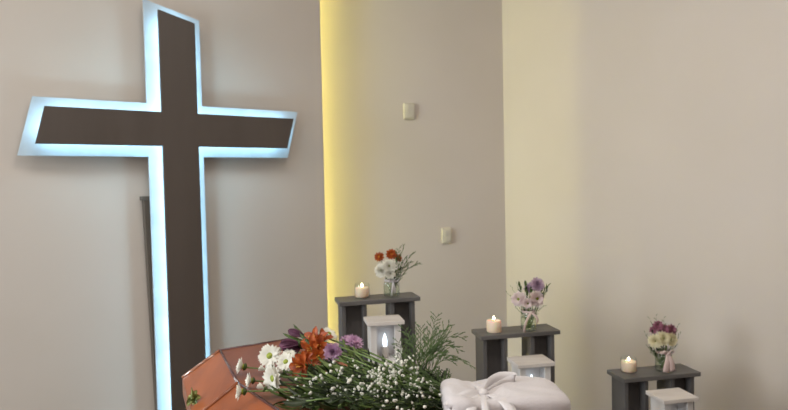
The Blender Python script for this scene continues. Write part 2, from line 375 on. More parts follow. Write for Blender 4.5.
# ------------------------------------------------------------------ candles
def candle(px, py, zt_, r, hw, jar, label):
    c = at_z(px, py, zt_)
    t = thing('candle', c, label, 'candle', 'candles on the grey stands')
    b0 = .004 if jar else 0.0
    mb = MB(); mb.lathe([(r * .96, b0), (r, b0 + .003), (r, hw - .004), (r * .95, hw), (r * .8, hw - .002), (r * .45, hw - .007), (r * .1, hw - .008)], c + UP * .0005, 32); mb.build('wax', WAX, t)
    mb = MB(); mb.tube([c + UP * (hw - .009), c + UP * (hw + .004) + A * .0006], .0012, 6); wk = mb.build('wick', WICK, t)
    mb = MB(); mb.lathe([(.0008, 0), (.0048, .003), (.0062, .007), (.0048, .012), (.002, .017), (.0003, .020)], c + UP * (hw + .002), 14); mb.build('flame', FLAME, wk)
    if jar:
        R = r + .0035; H = hw + .020
        mb = MB(); mb.lathe([(R * .9, 0), (R, .003), (R, H * .86), (R * .93, H * .95), (R * .9, H), (R * .88, H), (R * .91, H * .94), (R - .0018, H * .85), (R - .0018, .004), (R * .5, .003), (.001, .003)], c, 36, cap=False); mb.build('glass_jar', GLASS, t)
candle(362.2, 297.4, STANDS[0][0], .036, .052, True, 'lit candle in a clear glass jar on the tallest stand')
candle(494, 331.5, STANDS[1][0], .0365, .058, False, 'lit cream pillar candle without a glass on the mid-height stand')
candle(628.7, 371.5, STANDS[2][0], .036, .052, True, 'lit candle in a clear glass jar on the lowest stand')

# ------------------------------------------------------------------ flowers
TOCAM = V((0, -1, .25))
def head_double(mb, c, M, r, n=(14, 12, 9, 6), wd=.34, open_=(.1, .5, .9, 1.25), curl=.2):
    for k, m in enumerate(n):
        a = open_[k]
        for q in range(m):
            th = 2 * math.pi * (q + .5 * (k % 2)) / m + rnd(-.1, .1)
            R = M @ rotz(th) @ Matrix.Rotation(-a + rnd(-.1, .1), 3, 'Y')
            mb.petal(R, V(c) + M @ V((0, 0, .05 * r * k)), r * (1 - .12 * k) * rnd(.92, 1.06), r * wd * 1.6, curl, .2, .6, 2, 4)
def stem_part(t, pts, r=.0016, m=None): MB().tube(pts, r).build('stem', m or STEM, t)
def start(name, base, label, cat, group): return thing(name, base, label, cat, group)
def calyx(t, c, M, r):
    mb = MB(); mb.lathe([(r * .15, -r * .55), (r * .5, -r * .38), (r * .62, -r * .1), (r * .35, 0)], c, 10, M); mb.build('calyx', LEAFM, t)
def daisy(c, face, dia, base, label, group, n=17, lift=.01, tilt=.12):
    c = V(c); M = basis(face, rnd(0, 6)); t = start('daisy', base, label, 'flower', group)
    r = dia / 2; mb = MB()
    for lay in range(2):
        for q in range(n):
            th = 2 * math.pi * (q + .5 * lay) / n + rnd(-.07, .07)
            R = M @ rotz(th) @ Matrix.Rotation(-(tilt + .22 * lay) + rnd(-.09, .09), 3, 'Y')
            mb.petal(R, c + M @ V((0, 0, .02 * r * lay)), r * rnd(.9, 1.05) * (1 - .08 * lay), r * .30, -.25, .12, .62, 2, 5, .4)
    mb.build('petals', PWHITE, t)
    mb = MB(); mb.ball(c + M @ V((0, 0, r * .08)), (r * .27, r * .27, r * .15), 14, 7, M); mb.build('centre', YCEN, t)
    calyx(t, c, M, r * .62)
    stem_part(t, [c - M @ V((0, 0, r * .3))] + curve(c - M @ V((0, 0, r * .55)), base, lift), .0017)
    return t
def bud(c, face, r, base, label, group, m=PWHITE):
    c = V(c); M = basis(face); t = start('flower_bud', base, label, 'flower', group)
    mb = MB()
    for q in range(9):
        R = M @ rotz(q * 2 * math.pi / 9) @ Matrix.Rotation(-(.75 + .35 * (q % 2)), 3, 'Y'); mb.petal(R, c, r * 1.7, r * .9, .7, .3, .6, 2, 4)
    mb.build('petals', m, t); calyx(t, c, M, r * 1.15)
    stem_part(t, curve(c - M @ V((0, 0, r * .5)), base, .008), .0013); return t
def lily(c, face, dia, base, label, group, m=PORANGE, n=6, op=.75):
    c = V(c); M = basis(face, rnd(0, 6)); t = start('alstroemeria', base, label, 'flower', group); r = dia / 2
    c0 = c - M @ V((0, 0, r * .75))
    for q in range(n):
        R = M @ rotz(q * 2 * math.pi / n + rnd(-.1, .1)) @ Matrix.Rotation(-(1.15 - .35 * (q % 2)) * op / .75 + rnd(-.08, .08), 3, 'Y')
        mb = MB(); mb.petal(R, c0, r * 1.5 * rnd(.92, 1.06), r * (.72 if q % 2 else .56), -.75, .22, .66, 4, 7, .22); mb.build('petal', m, t)
    mb = MB()
    for q in range(5):
        e = c + M @ V((rnd(-.25, .25) * r, rnd(-.25, .25) * r, r * .25)); mb.tube([c0, c0.lerp(e, .6), e], .0007, 4); mb.ball(e, .0017, 6, 4)
    mb.build('stamens', OCEN, t)
    mb = MB(); mb.lathe([(.0015, -r * .28), (r * .16, -r * .14), (r * .14, .0)], c0, 10, M); mb.build('ovary', STEM, t)
    stem_part(t, curve(c0 - M @ V((0, 0, r * .25)), base, .012), .0019); return t
def tulip(c, face, ln, wd, base, label, group, m=PPURPLE):
    c = V(c); M = basis(face, rnd(0, 6)); t = start('plum_bud', base, label, 'flower', group)
    for q in range(6):
        R = M @ rotz(q * math.pi / 3) @ Matrix.Rotation(-(1.32 if q % 2 else 1.2), 3, 'Y')
        mb = MB(); mb.petal(R, c, ln * rnd(.92, 1.04), wd * .8, .55, .25, .5, 4, 7, .35); mb.build('petal', m, t)
    calyx(t, c, M, wd * .45); stem_part(t, curve(c - M @ V((0, 0, wd * .2)), base, .012), .0018); return t
def mum(c, face, dia, base, label, group, m, n=(18, 15, 11, 7), wd=.2, lift=.012, stem=True, open_=(.05, .42, .8, 1.15)):
    c = V(c); M = basis(face, rnd(0, 6)); t = start('chrysanthemum', base, label, 'flower', group)
    mb = MB(); head_double(mb, c, M, dia / 2, n, wd, open_); mb.build('petals', m, t)
    mb = MB(); mb.ball(c + M @ V((0, 0, .12 * dia)), (dia * .1, dia * .1, dia * .07), 10, 6, M); mb.build('centre', OCEN if m is PORANGE else m if m in (PMAUVE, PPALE, PROSE) else YCEN, t)
    calyx(t, c, M, dia * .32); stem_part(t, curve(c - M @ V((0, 0, dia * .16)), base, lift), .0016); return t
LEAFMESH = {}
def leaf_mesh(kind, m):
    key = (kind, m.name)
    if key not in LEAFMESH:
        mb = MB(); ln, wd, cu, cup = [(.07, .016, .5, -.3), (.055, .017, -.5, .25), (.085, .013, .8, .2), (.05, .02, .3, -.25)][kind]
        mb.petal(Matrix.Identity(3), (0, 0, 0), ln, wd, cu, cup, .42, 4, 7, .1)
        o = mb.build('leaf', m); me = o.data; bpy.data.objects.remove(o); LEAFMESH[key] = me
    return LEAFMESH[key]
def leaf(t, p, d, up, kind, m, s=1.0):
    o = bpy.data.objects.new('leaf', leaf_mesh(kind, m)); COL.objects.link(o); o.parent = t
    x = V(d).normalized(); z = (V(up) - x * V(up).dot(x)).normalized(); y = z.cross(x)
    R = Matrix((x, y, z)).transposed().to_4x4() @ Matrix.Scale(s, 4); R.translation = V(p) - V(t['_w']); o.matrix_basis = R; return o
def leafy(base, tip, label, group, m, kinds=(0, 1, 2), n=8, s=1.0, lift=.01, spread=.7, start_=.25, upk=.6):
    t = thing('leafy_sprig', base, label, 'foliage', group); pts = curve(base, tip, lift, 10)
    stem_part(t, pts, [.0017] * 6 + [.0012] * 5, STEM)
    ax = (V(tip) - V(base)).normalized(); side = ax.cross(UP).normalized()
    for i in range(n):
        k = start_ + (1 - start_) * i / max(1, n - 1); q = k * 10; a = int(min(9, q)); p = pts[a].lerp(pts[a + 1], q - a)
        sg = 1 if i % 2 else -1
        d = ax + side * sg * spread * rnd(.6, 1.2) * (1 if i < n - 1 else .2) + UP * rnd(-.15, upk)
        leaf(t, p, d, UP + side * rnd(-.5, .5) + ax * -.2, random.choice(kinds), random.choice(m) if isinstance(m, list) else m, s * rnd(.75, 1.15))
    return t
def frond(base, tip, label, group, lift=.02, n=16, ln=.045, m=FERN, fine=5, droop=.0, th=.0006, side_up=.25, stemr=.0011):
    """feathery asparagus-fern frond: curved stem, side branchlets with fine needles"""
    t = thing('fern_frond', base, label, 'fern', group); pts = curve(base, tip, lift, 12); stem_part(t, pts, [stemr * (1 - .06 * i) for i in range(13)], m)
    ax = (V(tip) - V(base)).normalized(); side = ax.cross(UP).normalized() if abs(ax.z) < .97 else V((1, 0, 0)); mb = MB()
    sd2 = side.cross(ax).normalized()
    for i in range(n):
        k = .18 + .82 * i / (n - 1); q = k * 12; a = int(min(11, q)); p = pts[a].lerp(pts[a + 1], q - a); tg = (pts[min(12, a + 1)] - pts[a]).normalized()
        sg = 1 if i % 2 else -1
        d = (tg * .8 + side * sg * rnd(.5, .95) + sd2 * rnd(-.5, .5) + UP * side_up * rnd(0, 1)).normalized()
        L_ = ln * (1 - .55 * k) * rnd(.7, 1.15); e = p + d * L_ + UP * -droop * L_
        br = [p, p.lerp(e, .5) + UP * .08 * L_, e]; mb.tube(br, th * 1.1, 3)
        for j in range(fine):
            u = (j + 1) / (fine + .3); b0 = p.lerp(e, u)
            for s_ in (1, -1):
                dd = (d * .9 + d.cross(tg).cross(d).normalized() * s_ * .0 + (side * s_ * .5 + tg * .6) * rnd(.6, 1.1) + jit(.35)).normalized()
                mb.tube([b0, b0 + dd * L_ * .42 * (1.15 - .6 * u)], th, 3)
    o = mb.build('needles', m, t); o['kind'] = 'stuff'; return t

# ------------------------------------------------------------------ vases on the stands
def ribbon_bow(t, c, Rr, m, face, tails, loops, wd):
    """band round the neck, bow of two loops and two tails in front"""
    f = V(face).normalized(); s = UP.cross(f).normalized()
    ring = [c + (f * math.cos(a) + s * math.sin(a)) * (Rr + .001) for a in [2 * math.pi * i / 24 for i in range(25)]]
    mb = MB(); mb.ribbon(ring, UP, wd * .8); rb = mb.build('ribbon', m, t)
    k = c + f * (Rr + .004)
    mb = MB(); mb.ball(k, (.006, .006, .005), 10, 6); mb.build('knot', m, rb)
    for sg, ln, hh in loops:
        pts = [k + s * sg * ln * (1 - math.cos(a)) / 2 + UP * hh * (1 - math.cos(a)) / 2 + UP * math.sin(a) * ln * .28 + f * (.004 + .002 * math.sin(a)) for a in [2 * math.pi * i / 14 for i in range(15)]]
        mb = MB(); mb.ribbon(pts, f, [wd * .6] * 15); mb.build('bow_loop', m, rb)
    for sg, ln, out in tails:
        pts = [k + s * sg * out * (u ** 1.3) - UP * ln * u + f * (.002 + .004 * math.sin(u * 5)) for u in [i / 9 for i in range(10)]]
        mb = MB(); mb.ribbon(pts, s, [wd * (.6 + .5 * i / 9) for i in range(10)]); mb.build('tail', m, rb)
def vase(px, py, zt_, r, h, label):
    c = at_z(px, py, zt_); t = thing('glass_jar_vase', c, label, 'vase', 'glass jar vases on the stands')
    mb = MB(); g = .0022
    mb.lathe([(r * .86, 0), (r, .006), (r, h * .66), (r * .93, h * .76), (r * .74, h * .85), (r * .72, h * .88), (r * .78, h * .9), (r * .78, h), (r * .72, h), (r * .70, h * .87), (r * .9, h * .745), (r - g, h * .65), (r - g, .007), (r * .5, .005), (.001, .005)], c, 36, cap=False)
    mb.build('glass', GLASS, t)
    mb = MB(); mb.lathe([(r * .5, .0055), (r - g * 1.2, .0085), (r - g * 1.2, h * .58), (.001, h * .58)], c, 32, cap=True); mb.build('water', WATER, t)
    return t, c
GV = 'flowers in the glass jars'
face = -B
def vmum(c, face, dia, *a, **k): return mum(c, face, dia * (1.42 if a[3] is PWHITE else 1.3), *a, **k)
# tall stand
t, c = vase(391.8, 296.4, STANDS[0][0], .042, .098, 'glass jar vase with white ribbon holding orange flowers on tallest stand')
ribbon_bow(t, c + UP * .085, .034, SATIN, face, ((-1, .075, .006), (1, .062, .010)), ((1, .034, .012), (-1, .026, .004)), .014)
y1 = c.y
def into(c, h=.012): return c + V((rnd(-.012, .012), rnd(-.012, .012), h))
vmum(at_y(379.5, 257, y1 - .01), (-.4, -1, .3), .046, into(c), 'orange flower leaning over the candle in the ribbon jar', GV, PORANGE, (11, 9, 6), .26)
vmum(at_y(391.5, 254.5, y1), (.1, -1, .35), .050, into(c), 'orange flower standing highest in the jar on the tallest stand', GV, PORANGE, (12, 9, 6), .26)
vmum(at_y(398, 258, y1 + .02), (.6, -.6, .4), .04, into(c), 'small orange flower tucked behind beside the fern in the jar', GV, PORANGE, (10, 8, 5), .26)
vmum(at_y(381.5, 270.5, y1 - .03), (-.5, -1, .2), .058, into(c), 'white chrysanthemum below the orange flowers on the candle side', GV, PWHITE)
vmum(at_y(389, 266.5, y1 - .035), (.1, -1, .45), .060, into(c), 'white chrysanthemum in the middle of the jar on tallest stand', GV, PWHITE)
vmum(at_y(390, 273.5, y1 - .045), (.15, -1, .0), .045, into(c), 'white chrysanthemum hanging low over the rim of the jar', GV, PWHITE)
for k, (px, py, lf) in enumerate(((404, 246, .02), (413, 254, .03), (418, 264, .035), (410, 263, .03), (399, 249, .015), (405, 258, .02))):
    frond(into(c), at_y(px, py, y1 + rnd(-.03, .03)), 'feathery green frond sticking out of the jar on tallest stand', 'fronds in the tall stand jar', lf, 14, .05, FERN, 3, th=.0009)
for px, py in ((397, 283), (394, 288), (402, 266), (396, 262)):
    leafy(into(c), at_y(px, py, y1 - .01), 'short leafy green sprig in the jar on the tallest stand', 'leaf sprigs in the tall stand jar', [LEAFM, LEAFD], (0, 1), 5, .5, .005)
# middle stand
t, c = vase(528.6, 330.2, STANDS[1][0], .040, .112, 'glass jar vase with looped cream ribbon on mid-height stand')
y1 = c.y
f = face; s_ = UP.cross(f).normalized(); k0 = c + UP * .098
mb = MB(); mb.ribbon([k0 + (f * math.cos(a) + s_ * math.sin(a)) * .032 for a in [2 * math.pi * i / 24 for i in range(25)]], UP, .01); rb = mb.build('ribbon', PINKR, t)
for sg, wdx, dn in ((-1, .040, .100), (1, .030, .06)):
    pts = [k0 + f * (.034 + .012 * math.sin(u * math.pi)) + s_ * sg * wdx * math.sin(u * math.pi * .62) - UP * dn * u ** 1.15 for u in [i / 12 for i in range(13)]]
    mb = MB(); mb.ribbon(pts, s_ + UP * .3, .011); mb.build('tail', PINKR, rb)
mb = MB(); mb.ball(k0 + f * .035, (.007, .007, .006), 10, 6); mb.build('knot', PINKR, rb)
vmum(at_y(537, 285, y1), (.15, -1, .5), .066, into(c), 'mauve chrysanthemum standing highest in the jar on mid-height stand', GV, PPALE, (15, 13, 10, 6), .24)
vmum(at_y(529.5, 288.5, y1 + .02), (-.3, -.8, .6), .05, into(c), 'smaller mauve chrysanthemum behind the big one on mid-height stand', GV, PPALE, (12, 10, 7), .24)
vmum(at_y(519, 299, y1 - .02), (-.5, -1, .15), .066, into(c), 'blush white flower leaning towards the pillar candle', GV, PBLUSH, (10, 8, 5), .36)
vmum(at_y(536, 298.5, y1 - .03), (.3, -1, .1), .070, into(c), 'blush white flower under the mauve flower of the jar', GV, PBLUSH, (10, 8, 5), .36)
vmum(at_y(527.5, 303, y1 - .035), (0, -1, -.1), .045, into(c), 'blush white flower drooping onto the neck of the jar', GV, PBLUSH, (9, 7, 5), .36)
for px, py, lf in ((507, 293, .02), (511, 287, .02), (517, 284, .01), (515, 306, .01), (544, 306, .01), (547, 292, .01)):
    frond(into(c), at_y(px, py, y1 + rnd(-.02, .02)), 'thin wispy frond spreading from the jar on mid-height stand', 'fronds in the mid stand jar', lf, 10, .03, FERN, 2, th=.0008)
for px, py in ((520, 288), (545, 289), (541, 292), (526, 287), (548, 287), (531, 293), (543, 294)):
    leafy(into(c), at_y(px, py, y1 - .01), 'leafy green sprig under the mauve flower on mid-height stand', 'leaf sprigs in the mid stand jar', [LEAFM, LEAFM, LEAFD], (1, 3), 6, .62, .005, start_=.6)
# low stand
t, c = vase(663.5, 370.6, STANDS[2][0], .041, .112, 'glass jar vase with wide pale pink ribbon on lowest stand')
y1 = c.y; k0 = c + UP * .098
mb = MB(); mb.ribbon([k0 + (f * math.cos(a) + s_ * math.sin(a)) * .033 for a in [2 * math.pi * i / 24 for i in range(25)]], UP, .014); rb = mb.build('ribbon', PINKR, t)
for sg, out, dn, ww in ((-1, .014, .092, .036), (1, .016, .088, .030)):
    pts = [k0 + f * (.036 + .010 * min(1, u * 2.4)) + s_ * sg * (.004 + out * u) - UP * dn * u for u in [i / 9 for i in range(10)]]
    mb = MB(); mb.ribbon(pts, s_, [.012 + (ww - .012) * min(1, (i / 9) * 1.5) for i in range(10)]); mb.build('tail', PINKR, rb)
for sg in (-1, 1):
    pts = [k0 + f * (.040 + .003 * math.sin(a)) + s_ * sg * .030 * (1 - math.cos(a)) / 2 + UP * (.008 * (1 - math.cos(a)) / 2 + .010 * math.sin(a)) for a in [2 * math.pi * i / 14 for i in range(15)]]
    mb = MB(); mb.ribbon(pts, f, .01); mb.build('bow_loop', PINKR, rb)
mb = MB(); mb.ball(k0 + f * .041, (.008, .006, .007), 10, 6); mb.build('knot', PINKR, rb)
for px, py, fc, dia, lb_ in ((655.5, 341, (-.5, -1, .2), .062, 'cream chrysanthemum on the candle side of the pink ribbon jar'),
                             (663, 338.5, (0, -1, .5), .062, 'cream chrysanthemum in the middle above the pink ribbon'),
                             (670.5, 339.5, (.5, -1, .2), .060, 'cream chrysanthemum on the wall side of the pink ribbon jar')):
    vmum(at_y(px, py, y1 - .03), fc, dia, into(c), lb_, GV, PCREAM)
for px, py, fc, dia, lb_ in ((658, 326, (-.2, -1, .5), .046, 'dusty rose flower standing highest in the pink ribbon jar'), (671, 330, (.4, -1, .4), .050, 'dusty rose flower over the wall side of the pink ribbon jar'),
                             (664.5, 329.5, (0, -1, .5), .042, 'dusty rose flower between two others in the pink ribbon jar'), (653.5, 330, (-.6, -.8, .4), .034, 'small dusty rose flower leaning to the candle on lowest stand')):
    vmum(at_y(px, py, y1 - .005), fc, dia, into(c), lb_, GV, PROSE, (10, 8, 6), .28)
for px, py, lf in ((645, 333, .01), (650, 319, .01), (656, 316, .005), (664, 318, .005), (648, 347, .01), (651, 352, .008), (678, 325, .01), (680, 334, .01), (676, 346, .01)):
    frond(into(c), at_y(px, py, y1 + rnd(-.02, .0)), 'thin wispy frond spreading from the jar on lowest stand', 'fronds in the low stand jar', lf, 10, .032, FERN, 2, th=.0008)
for px, py in ((653, 334), (668, 334), (676, 334), (660, 333), (652, 350), (655, 346)):
    leafy(into(c), at_y(px, py, y1 - .012), 'leafy green sprig tucked between flowers on lowest stand', 'leaf sprigs in the low stand jar', [LEAFM, LEAFD], (1, 3), 5, .5, .005, start_=.6)

# ------------------------------------------------------------------ coffin on its trolley
ZP = 1.17                                              # plateau of the lid
P0 = at_z(220, 350.5, ZP); P1 = at_z(238, 383.5, ZP)
ang = math.radians(-58.5); AX = V((math.cos(ang), math.sin(ang), 0)); PR = V((-AX.y, AX.x, 0)) # PR: far-right across the lid
HW = .22; MIDH = P0 + PR * HW / 2
lsh = (P1 - P0).dot(AX); flare = -(P1 - P0).dot(PR)
LEN = 1.85; foot_hw = HW / 2 + flare - (LEN - lsh) * math.tan(math.radians(4.5))
def cof(a, side, grow, z, ga=0): # a along, side -1/0/1
    hw = HW / 2 + flare * a / lsh if a <= lsh else HW / 2 + flare - (a - lsh) * math.tan(math.radians(4.5))
    return MIDH + AX * (a + ga) + PR * side * (hw + grow) + UP * (z - ZP)
def ring(grow, z, ga):
    return [cof(0, -1, grow, z, -ga), cof(lsh, -1, grow, z), cof(LEN, -1, grow, z, ga), cof(LEN, 1, grow, z, ga), cof(lsh, 1, grow, z), cof(0, 1, grow, z, -ga)]
SL, DZ = .098, .060
# solve the outer rim from the visible corner of the lid
A0 = at_z(182.3, 378.3, ZP - DZ); d_ = A0 - P0; SL = -d_.dot(PR); GA = -d_.dot(AX)
GA = max(.004, GA)
cf = thing('coffin', cof(.95, 0, 0, .66), 'reddish brown wooden coffin with sloping lid edges under the bouquet', 'coffin')
top, mid_, low = ring(0, ZP, 0), ring(SL, ZP - DZ, GA), ring(SL, ZP - DZ - .045, GA)
mb = MB(); mb.prism([p - UP * .02 for p in ring(-.002, ZP, -.002)], UP * .02); lt_ = mb.build('lid_top', LIDTOP, cf)
for i in range(6):
    j = (i + 1) % 6
    mb = MB(); a_, b_, c2_, d2_ = top[i], top[j], mid_[j], mid_[i]; nn = (b_ - a_).cross(d2_ - a_).normalized()
    if nn.z < 0: nn = -nn
    mb.prism([a_, b_, c2_, d2_], -nn * .018); o = mb.build('lid_slope', LIDM, cf, bevel=.002)
    mb = MB(); mb.prism([mid_[i], mid_[j], low[j], low[i]], ((mid_[i] + mid_[j]) / 2 - cof(.9, 0, 0, ZP - DZ)).normalized() * -.02); mb.build('lid_rim', LIDM, cf)
    mb = MB(); dd_ = (b_ - a_); mb.tube([a_ + UP * .0005, a_.lerp(b_, .5) + UP * .0005, b_ + UP * .0005], .0035, 8); mb.build('edging', EDGE, cf)
    mb = MB(); mb.tube([top[i], top[i].lerp(mid_[i], .5), mid_[i]], .006, 10); mb.build('corner_bead', LIDM if i in (1, 4) else GLOSS, cf)
bot = ring(SL - .07, .66, -.02); bt = ring(SL - .012, ZP - DZ - .045, GA - .01)
mb = MB(); mb.add(bot + bt, [tuple(range(5, -1, -1)), tuple(range(6, 12))] + [(i, (i + 1) % 6, 6 + (i + 1) % 6, 6 + i) for i in range(6)], False); mb.build('body', LIDM, cf)
for sd in (-1, 1):
    for a in (.45, .95, 1.45):
        p = cof(a, sd, SL - .03, .86); q = PR * sd
        mb = MB(); mb.tube([p - AX * .1, p - AX * .1 + q * .05, p - AX * .08 + q * .055, p + AX * .08 + q * .055, p + AX * .1 + q * .05, p + AX * .1], .008, 8); mb.build('handle', BRASS, cf)
# star shaped ornament on the sloping side
nn = (top[1] - top[0]).cross(mid_[0] - top[0]).normalized(); nn = nn if nn.z > 0 else -nn
orn = at_plane(196, 402, top[0], nn)
M = basis((-.15, -.8, .62), .3)
mb = MB()
for q in range(5):
    mb.petal(M @ rotz(q * 2 * math.pi / 5) @ Matrix.Rotation(-.12, 3, 'Y'), orn + nn * .010, 0.022 if q % 2 else .018, .015, -.5, .3, .4, 4, 5, .4)
og = mb.build('ornament', BRASS, cf); og['label'] = 'small green-gold star ornament'
mb = MB(); mb.ball(orn + nn * .012, (.006, .006, .006), 10, 6); mb.build('stud', BRASS, og)
mb = MB(); up_ = (top[0] - mid_[0]).normalized(); mb.lathe([(.006, 0), (.0045, .01), (.0004, .028)], orn + nn * .010, 8, basis((-.15, .0, 1))); mb.build('spike', BRASS, og)
# trolley
tr_ = thing('coffin_trolley', cof(.95, 0, 0, 0), 'steel trolley with wheels standing under the wooden coffin', 'trolley')
for a in (.25, 1.6):
    for sd in (-.6, .6):
        p = cof(a, 0, 0, 0) + PR * sd * .3
        mb = MB(); mb.tube([p + UP * .1, p + UP * .35, p + UP * .645], .014, 10); mb.build('leg', STEEL, tr_)
        mb = MB(); mb.lathe([(.02, -.012), (.05, -.012), (.05, .012), (.02, .012)], p + UP * .05, 20, basis(PR)); wh = mb.build('wheel', RUBBER, tr_)
        mb = MB(); mb.box(p + UP * .075, (.05, .04, .06), rotz(ang)); mb.build('fork', STEEL, wh)
RA = rotz(ang)
for sd in (-.18, .18):
    mb = MB(); mb.box(cof(.925, 0, 0, .645) + PR * sd, (1.5, .03, .028), RA); mb.build('rail', STEEL, tr_)
for a in (.25, .925, 1.6):
    mb = MB(); mb.box(cof(a, 0, 0, .632) , (.03, .4, .02), RA); mb.build('crossbar', STEEL, tr_)

# ------------------------------------------------------------------ bouquet on the coffin
def on(px, py, h): return at_z(px, py, ZP + h)
TIE = on(452, 402, .03)
def tie(): return TIE + V((rnd(-.02, .02), rnd(-.02, .02), rnd(-.018, .015)))
GB = 'flowers of the coffin bouquet'
L = V((-1, -.2, .15))
daisy(on(270, 356, .045), (-.25, -1, .55), .062, tie(), 'largest white daisy, open to the room, at the tip of the bouquet', GB)
daisy(on(243.5, 366.5, .02), (-1, -.3, .35), .050, tie(), 'white daisy reaching furthest over the lid corner, seen from its back', GB, 14, tilt=.6)
daisy(on(252, 380.5, .018), (-1, -.4, .25), .042, tie(), 'white daisy seen sideways below the furthest reaching daisy', GB, 14, tilt=.6)
daisy(on(243, 391.5, .016), (-1, -.3, .1), .046, tie(), 'white daisy lying low on a long bare stem by lid edge', GB, 13, tilt=.65)
daisy(on(286, 362, .05), (-.2, -.8, .6), .048, tie(), 'white daisy beside the largest daisy, below the plum buds', GB)
daisy(on(274, 378, .042), (-.75, -.75, .05), .064, tie(), 'large white daisy turned sideways under the largest daisy', GB, 20, tilt=.25)
daisy(on(289, 355, .06), (.1, -.7, .8), .036, tie(), 'small white daisy squeezed beside the orange petals', GB)
daisy(on(329, 334, .10), (.5, -.2, .8), .044, tie(), 'white daisy peeking out behind the orange flowers', GB)
for px, py, h, r, lb_ in ((265.5, 370, .035, .010, 'half open white bud between the sideways daisies'), (282.5, 349, .055, .009, 'small white bud beside the plum flower'),
                       (264, 388.5, .022, .010, 'white bud with big green calyx over the lid edging'), (298.5, 343, .08, .007, 'tiny white bud between plum and orange petals'), (283, 372, .05, .009, 'white bud below the small daisy in the bouquet')):
    bud(on(px, py, h), L + jit(.4), r, tie(), lb_, GB)
tulip(on(303, 335.5, .095), (-1, .1, .35), .038, .024, tie(), 'slim plum bud at the top of the bouquet', GB)
tulip(on(298, 343.5, .08), (-1, -.3, -.05), .044, .036, tie(), 'larger plum flower hanging open beside the daisies', GB)
tulip(on(300, 347, .07), (-.8, -.5, -.35), .036, .028, tie(), 'plum flower drooping below the larger plum flower', GB)
for px, py, h, fc, dia, lb_ in ((313, 338, .10, (-.3, -.6, .8), .062, 'orange alstroemeria standing highest behind the plum buds'), (323, 337, .10, (.4, -.5, .8), .056, 'orange alstroemeria in front of the white daisy at the top'),
        (311, 350, .085, (-.5, -1, .3), .064, 'orange alstroemeria facing the room in the middle of the bouquet'), (319, 347, .09, (.1, -1, .4), .05, 'orange alstroemeria beside the mauve chrysanthemum'),
        (299, 367, .06, (-.6, -.9, .1), .060, 'lowest orange alstroemeria beside the sideways daisies'), (318, 356, .08, (.2, -1, .2), .044, 'orange alstroemeria below the mauve chrysanthemum, half hidden by leaves'), (304, 360, .07, (-.2, -1, .3), .046, 'dark orange alstroemeria between lowest and middle orange flowers')):
    lily(on(px, py, h), fc, dia * .85, tie(), lb_, GB)
mum(on(333, 352.5, .085), (.0, -1, .45), .048, tie(), 'mauve chrysanthemum in front of the orange flowers', GB, PMAUVE, (15, 13, 11, 9), .3, open_=(.3, .65, 1.0, 1.35))
mum(on(353, 344.5, .09), (.4, -.4, .9), .052, tie(), 'spiky lilac chrysanthemum seen sideways towards the tall stand', GB, PMAUVE, (16, 13, 9), .16, open_=(.25, .6, .95))
mum(on(346, 341, .085), (.0, -.2, 1), .034, tie(), 'small lilac chrysanthemum tucked behind the spiky one', GB, PMAUVE, (13, 10, 7), .18, open_=(.25, .6, .95))
# foliage
for px, py, h in ((330, 356, .06), (345, 358, .065), (322, 364, .055), (338, 368, .055), (352, 364, .06), (310, 374, .045), (326, 380, .04), (345, 377, .045), (360, 370, .055), (300, 382, .03),
                  (316, 391, .03), (335, 391, .035), (290, 387, .025), (303, 396, .02), (322, 400, .02), (350, 386, .045), (340, 360, .065), (312, 366, .05),
                  (305, 378, .04), (332, 374, .05), (285, 393, .02), (318, 372, .045), (328, 388, .035), (342, 370, .05)):
    leafy(tie(), on(px, py, h), 'leafy green stem spreading through the coffin bouquet', 'leafy stems of the coffin bouquet', [LEAFM, LEAFD, LEAFD, LEAFD, LEAFM], (0, 1, 2), 10, rnd(.5, .72), .008, .45, .3, .25)
for i in range(40):
    px = 300 + (i * 37) % 135; py = 372 + (i * 17) % 38
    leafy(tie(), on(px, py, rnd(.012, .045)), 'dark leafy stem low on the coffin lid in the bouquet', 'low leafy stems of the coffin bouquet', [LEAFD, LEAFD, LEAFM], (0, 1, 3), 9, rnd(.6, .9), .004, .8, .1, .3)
for i in range(26):
    px = 310 + (i * 29) % 130; py = 366 + (i * 13) % 40
    frond(tie(), on(px, py, rnd(.02, .06)), 'fine green frond spread between the bouquet stems', 'fine fronds inside the bouquet', .01, 16, .05, LEAFD if i % 2 else FERN, 4, th=.0008)
for i in range(34):
    px = 292 + (i * 23) % 92; py = 368 + (i * 19) % 42
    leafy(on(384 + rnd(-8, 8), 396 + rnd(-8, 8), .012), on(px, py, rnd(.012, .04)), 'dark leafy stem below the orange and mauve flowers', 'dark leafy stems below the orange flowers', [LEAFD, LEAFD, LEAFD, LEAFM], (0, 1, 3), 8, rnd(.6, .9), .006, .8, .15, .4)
# long bright leaves arching over the bouquet
lg = thing('leafy_sprig', on(372, 392, .03), 'long pale green leaves arching below the orange flowers', 'foliage')
for px, py, h, qx, qy, qh in ((345, 376, .055, 308, 356, .07), (350, 370, .06, 318, 364, .07), (352, 384, .05, 312, 372, .055), (362, 362, .07, 340, 345, .085), (368, 366, .065, 352, 350, .085), (342, 388, .04, 305, 378, .045), (370, 372, .06, 335, 362, .07)):
    a_, b_ = on(px, py, h), on(qx, qy, qh); mb = MB(); d = (b_ - a_); x = d.normalized(); z = (UP - x * x.z + jit(.3)).normalized(); y = z.cross(x)
    mb.petal(Matrix((x, y.normalized(), x.cross(y).normalized())).transposed(), a_, d.length, .013, .35, -.25, .4, 4, 8, .15); mb.build('leaf', LEAFL, lg)
stem_part(lg, [on(372, 392, .03), on(362, 380, .045), on(350, 374, .05)], .002)
lg2 = thing('leafy_sprig', on(305, 350, .05), 'narrow green leaf blades poking up beside the slim plum bud', 'foliage')
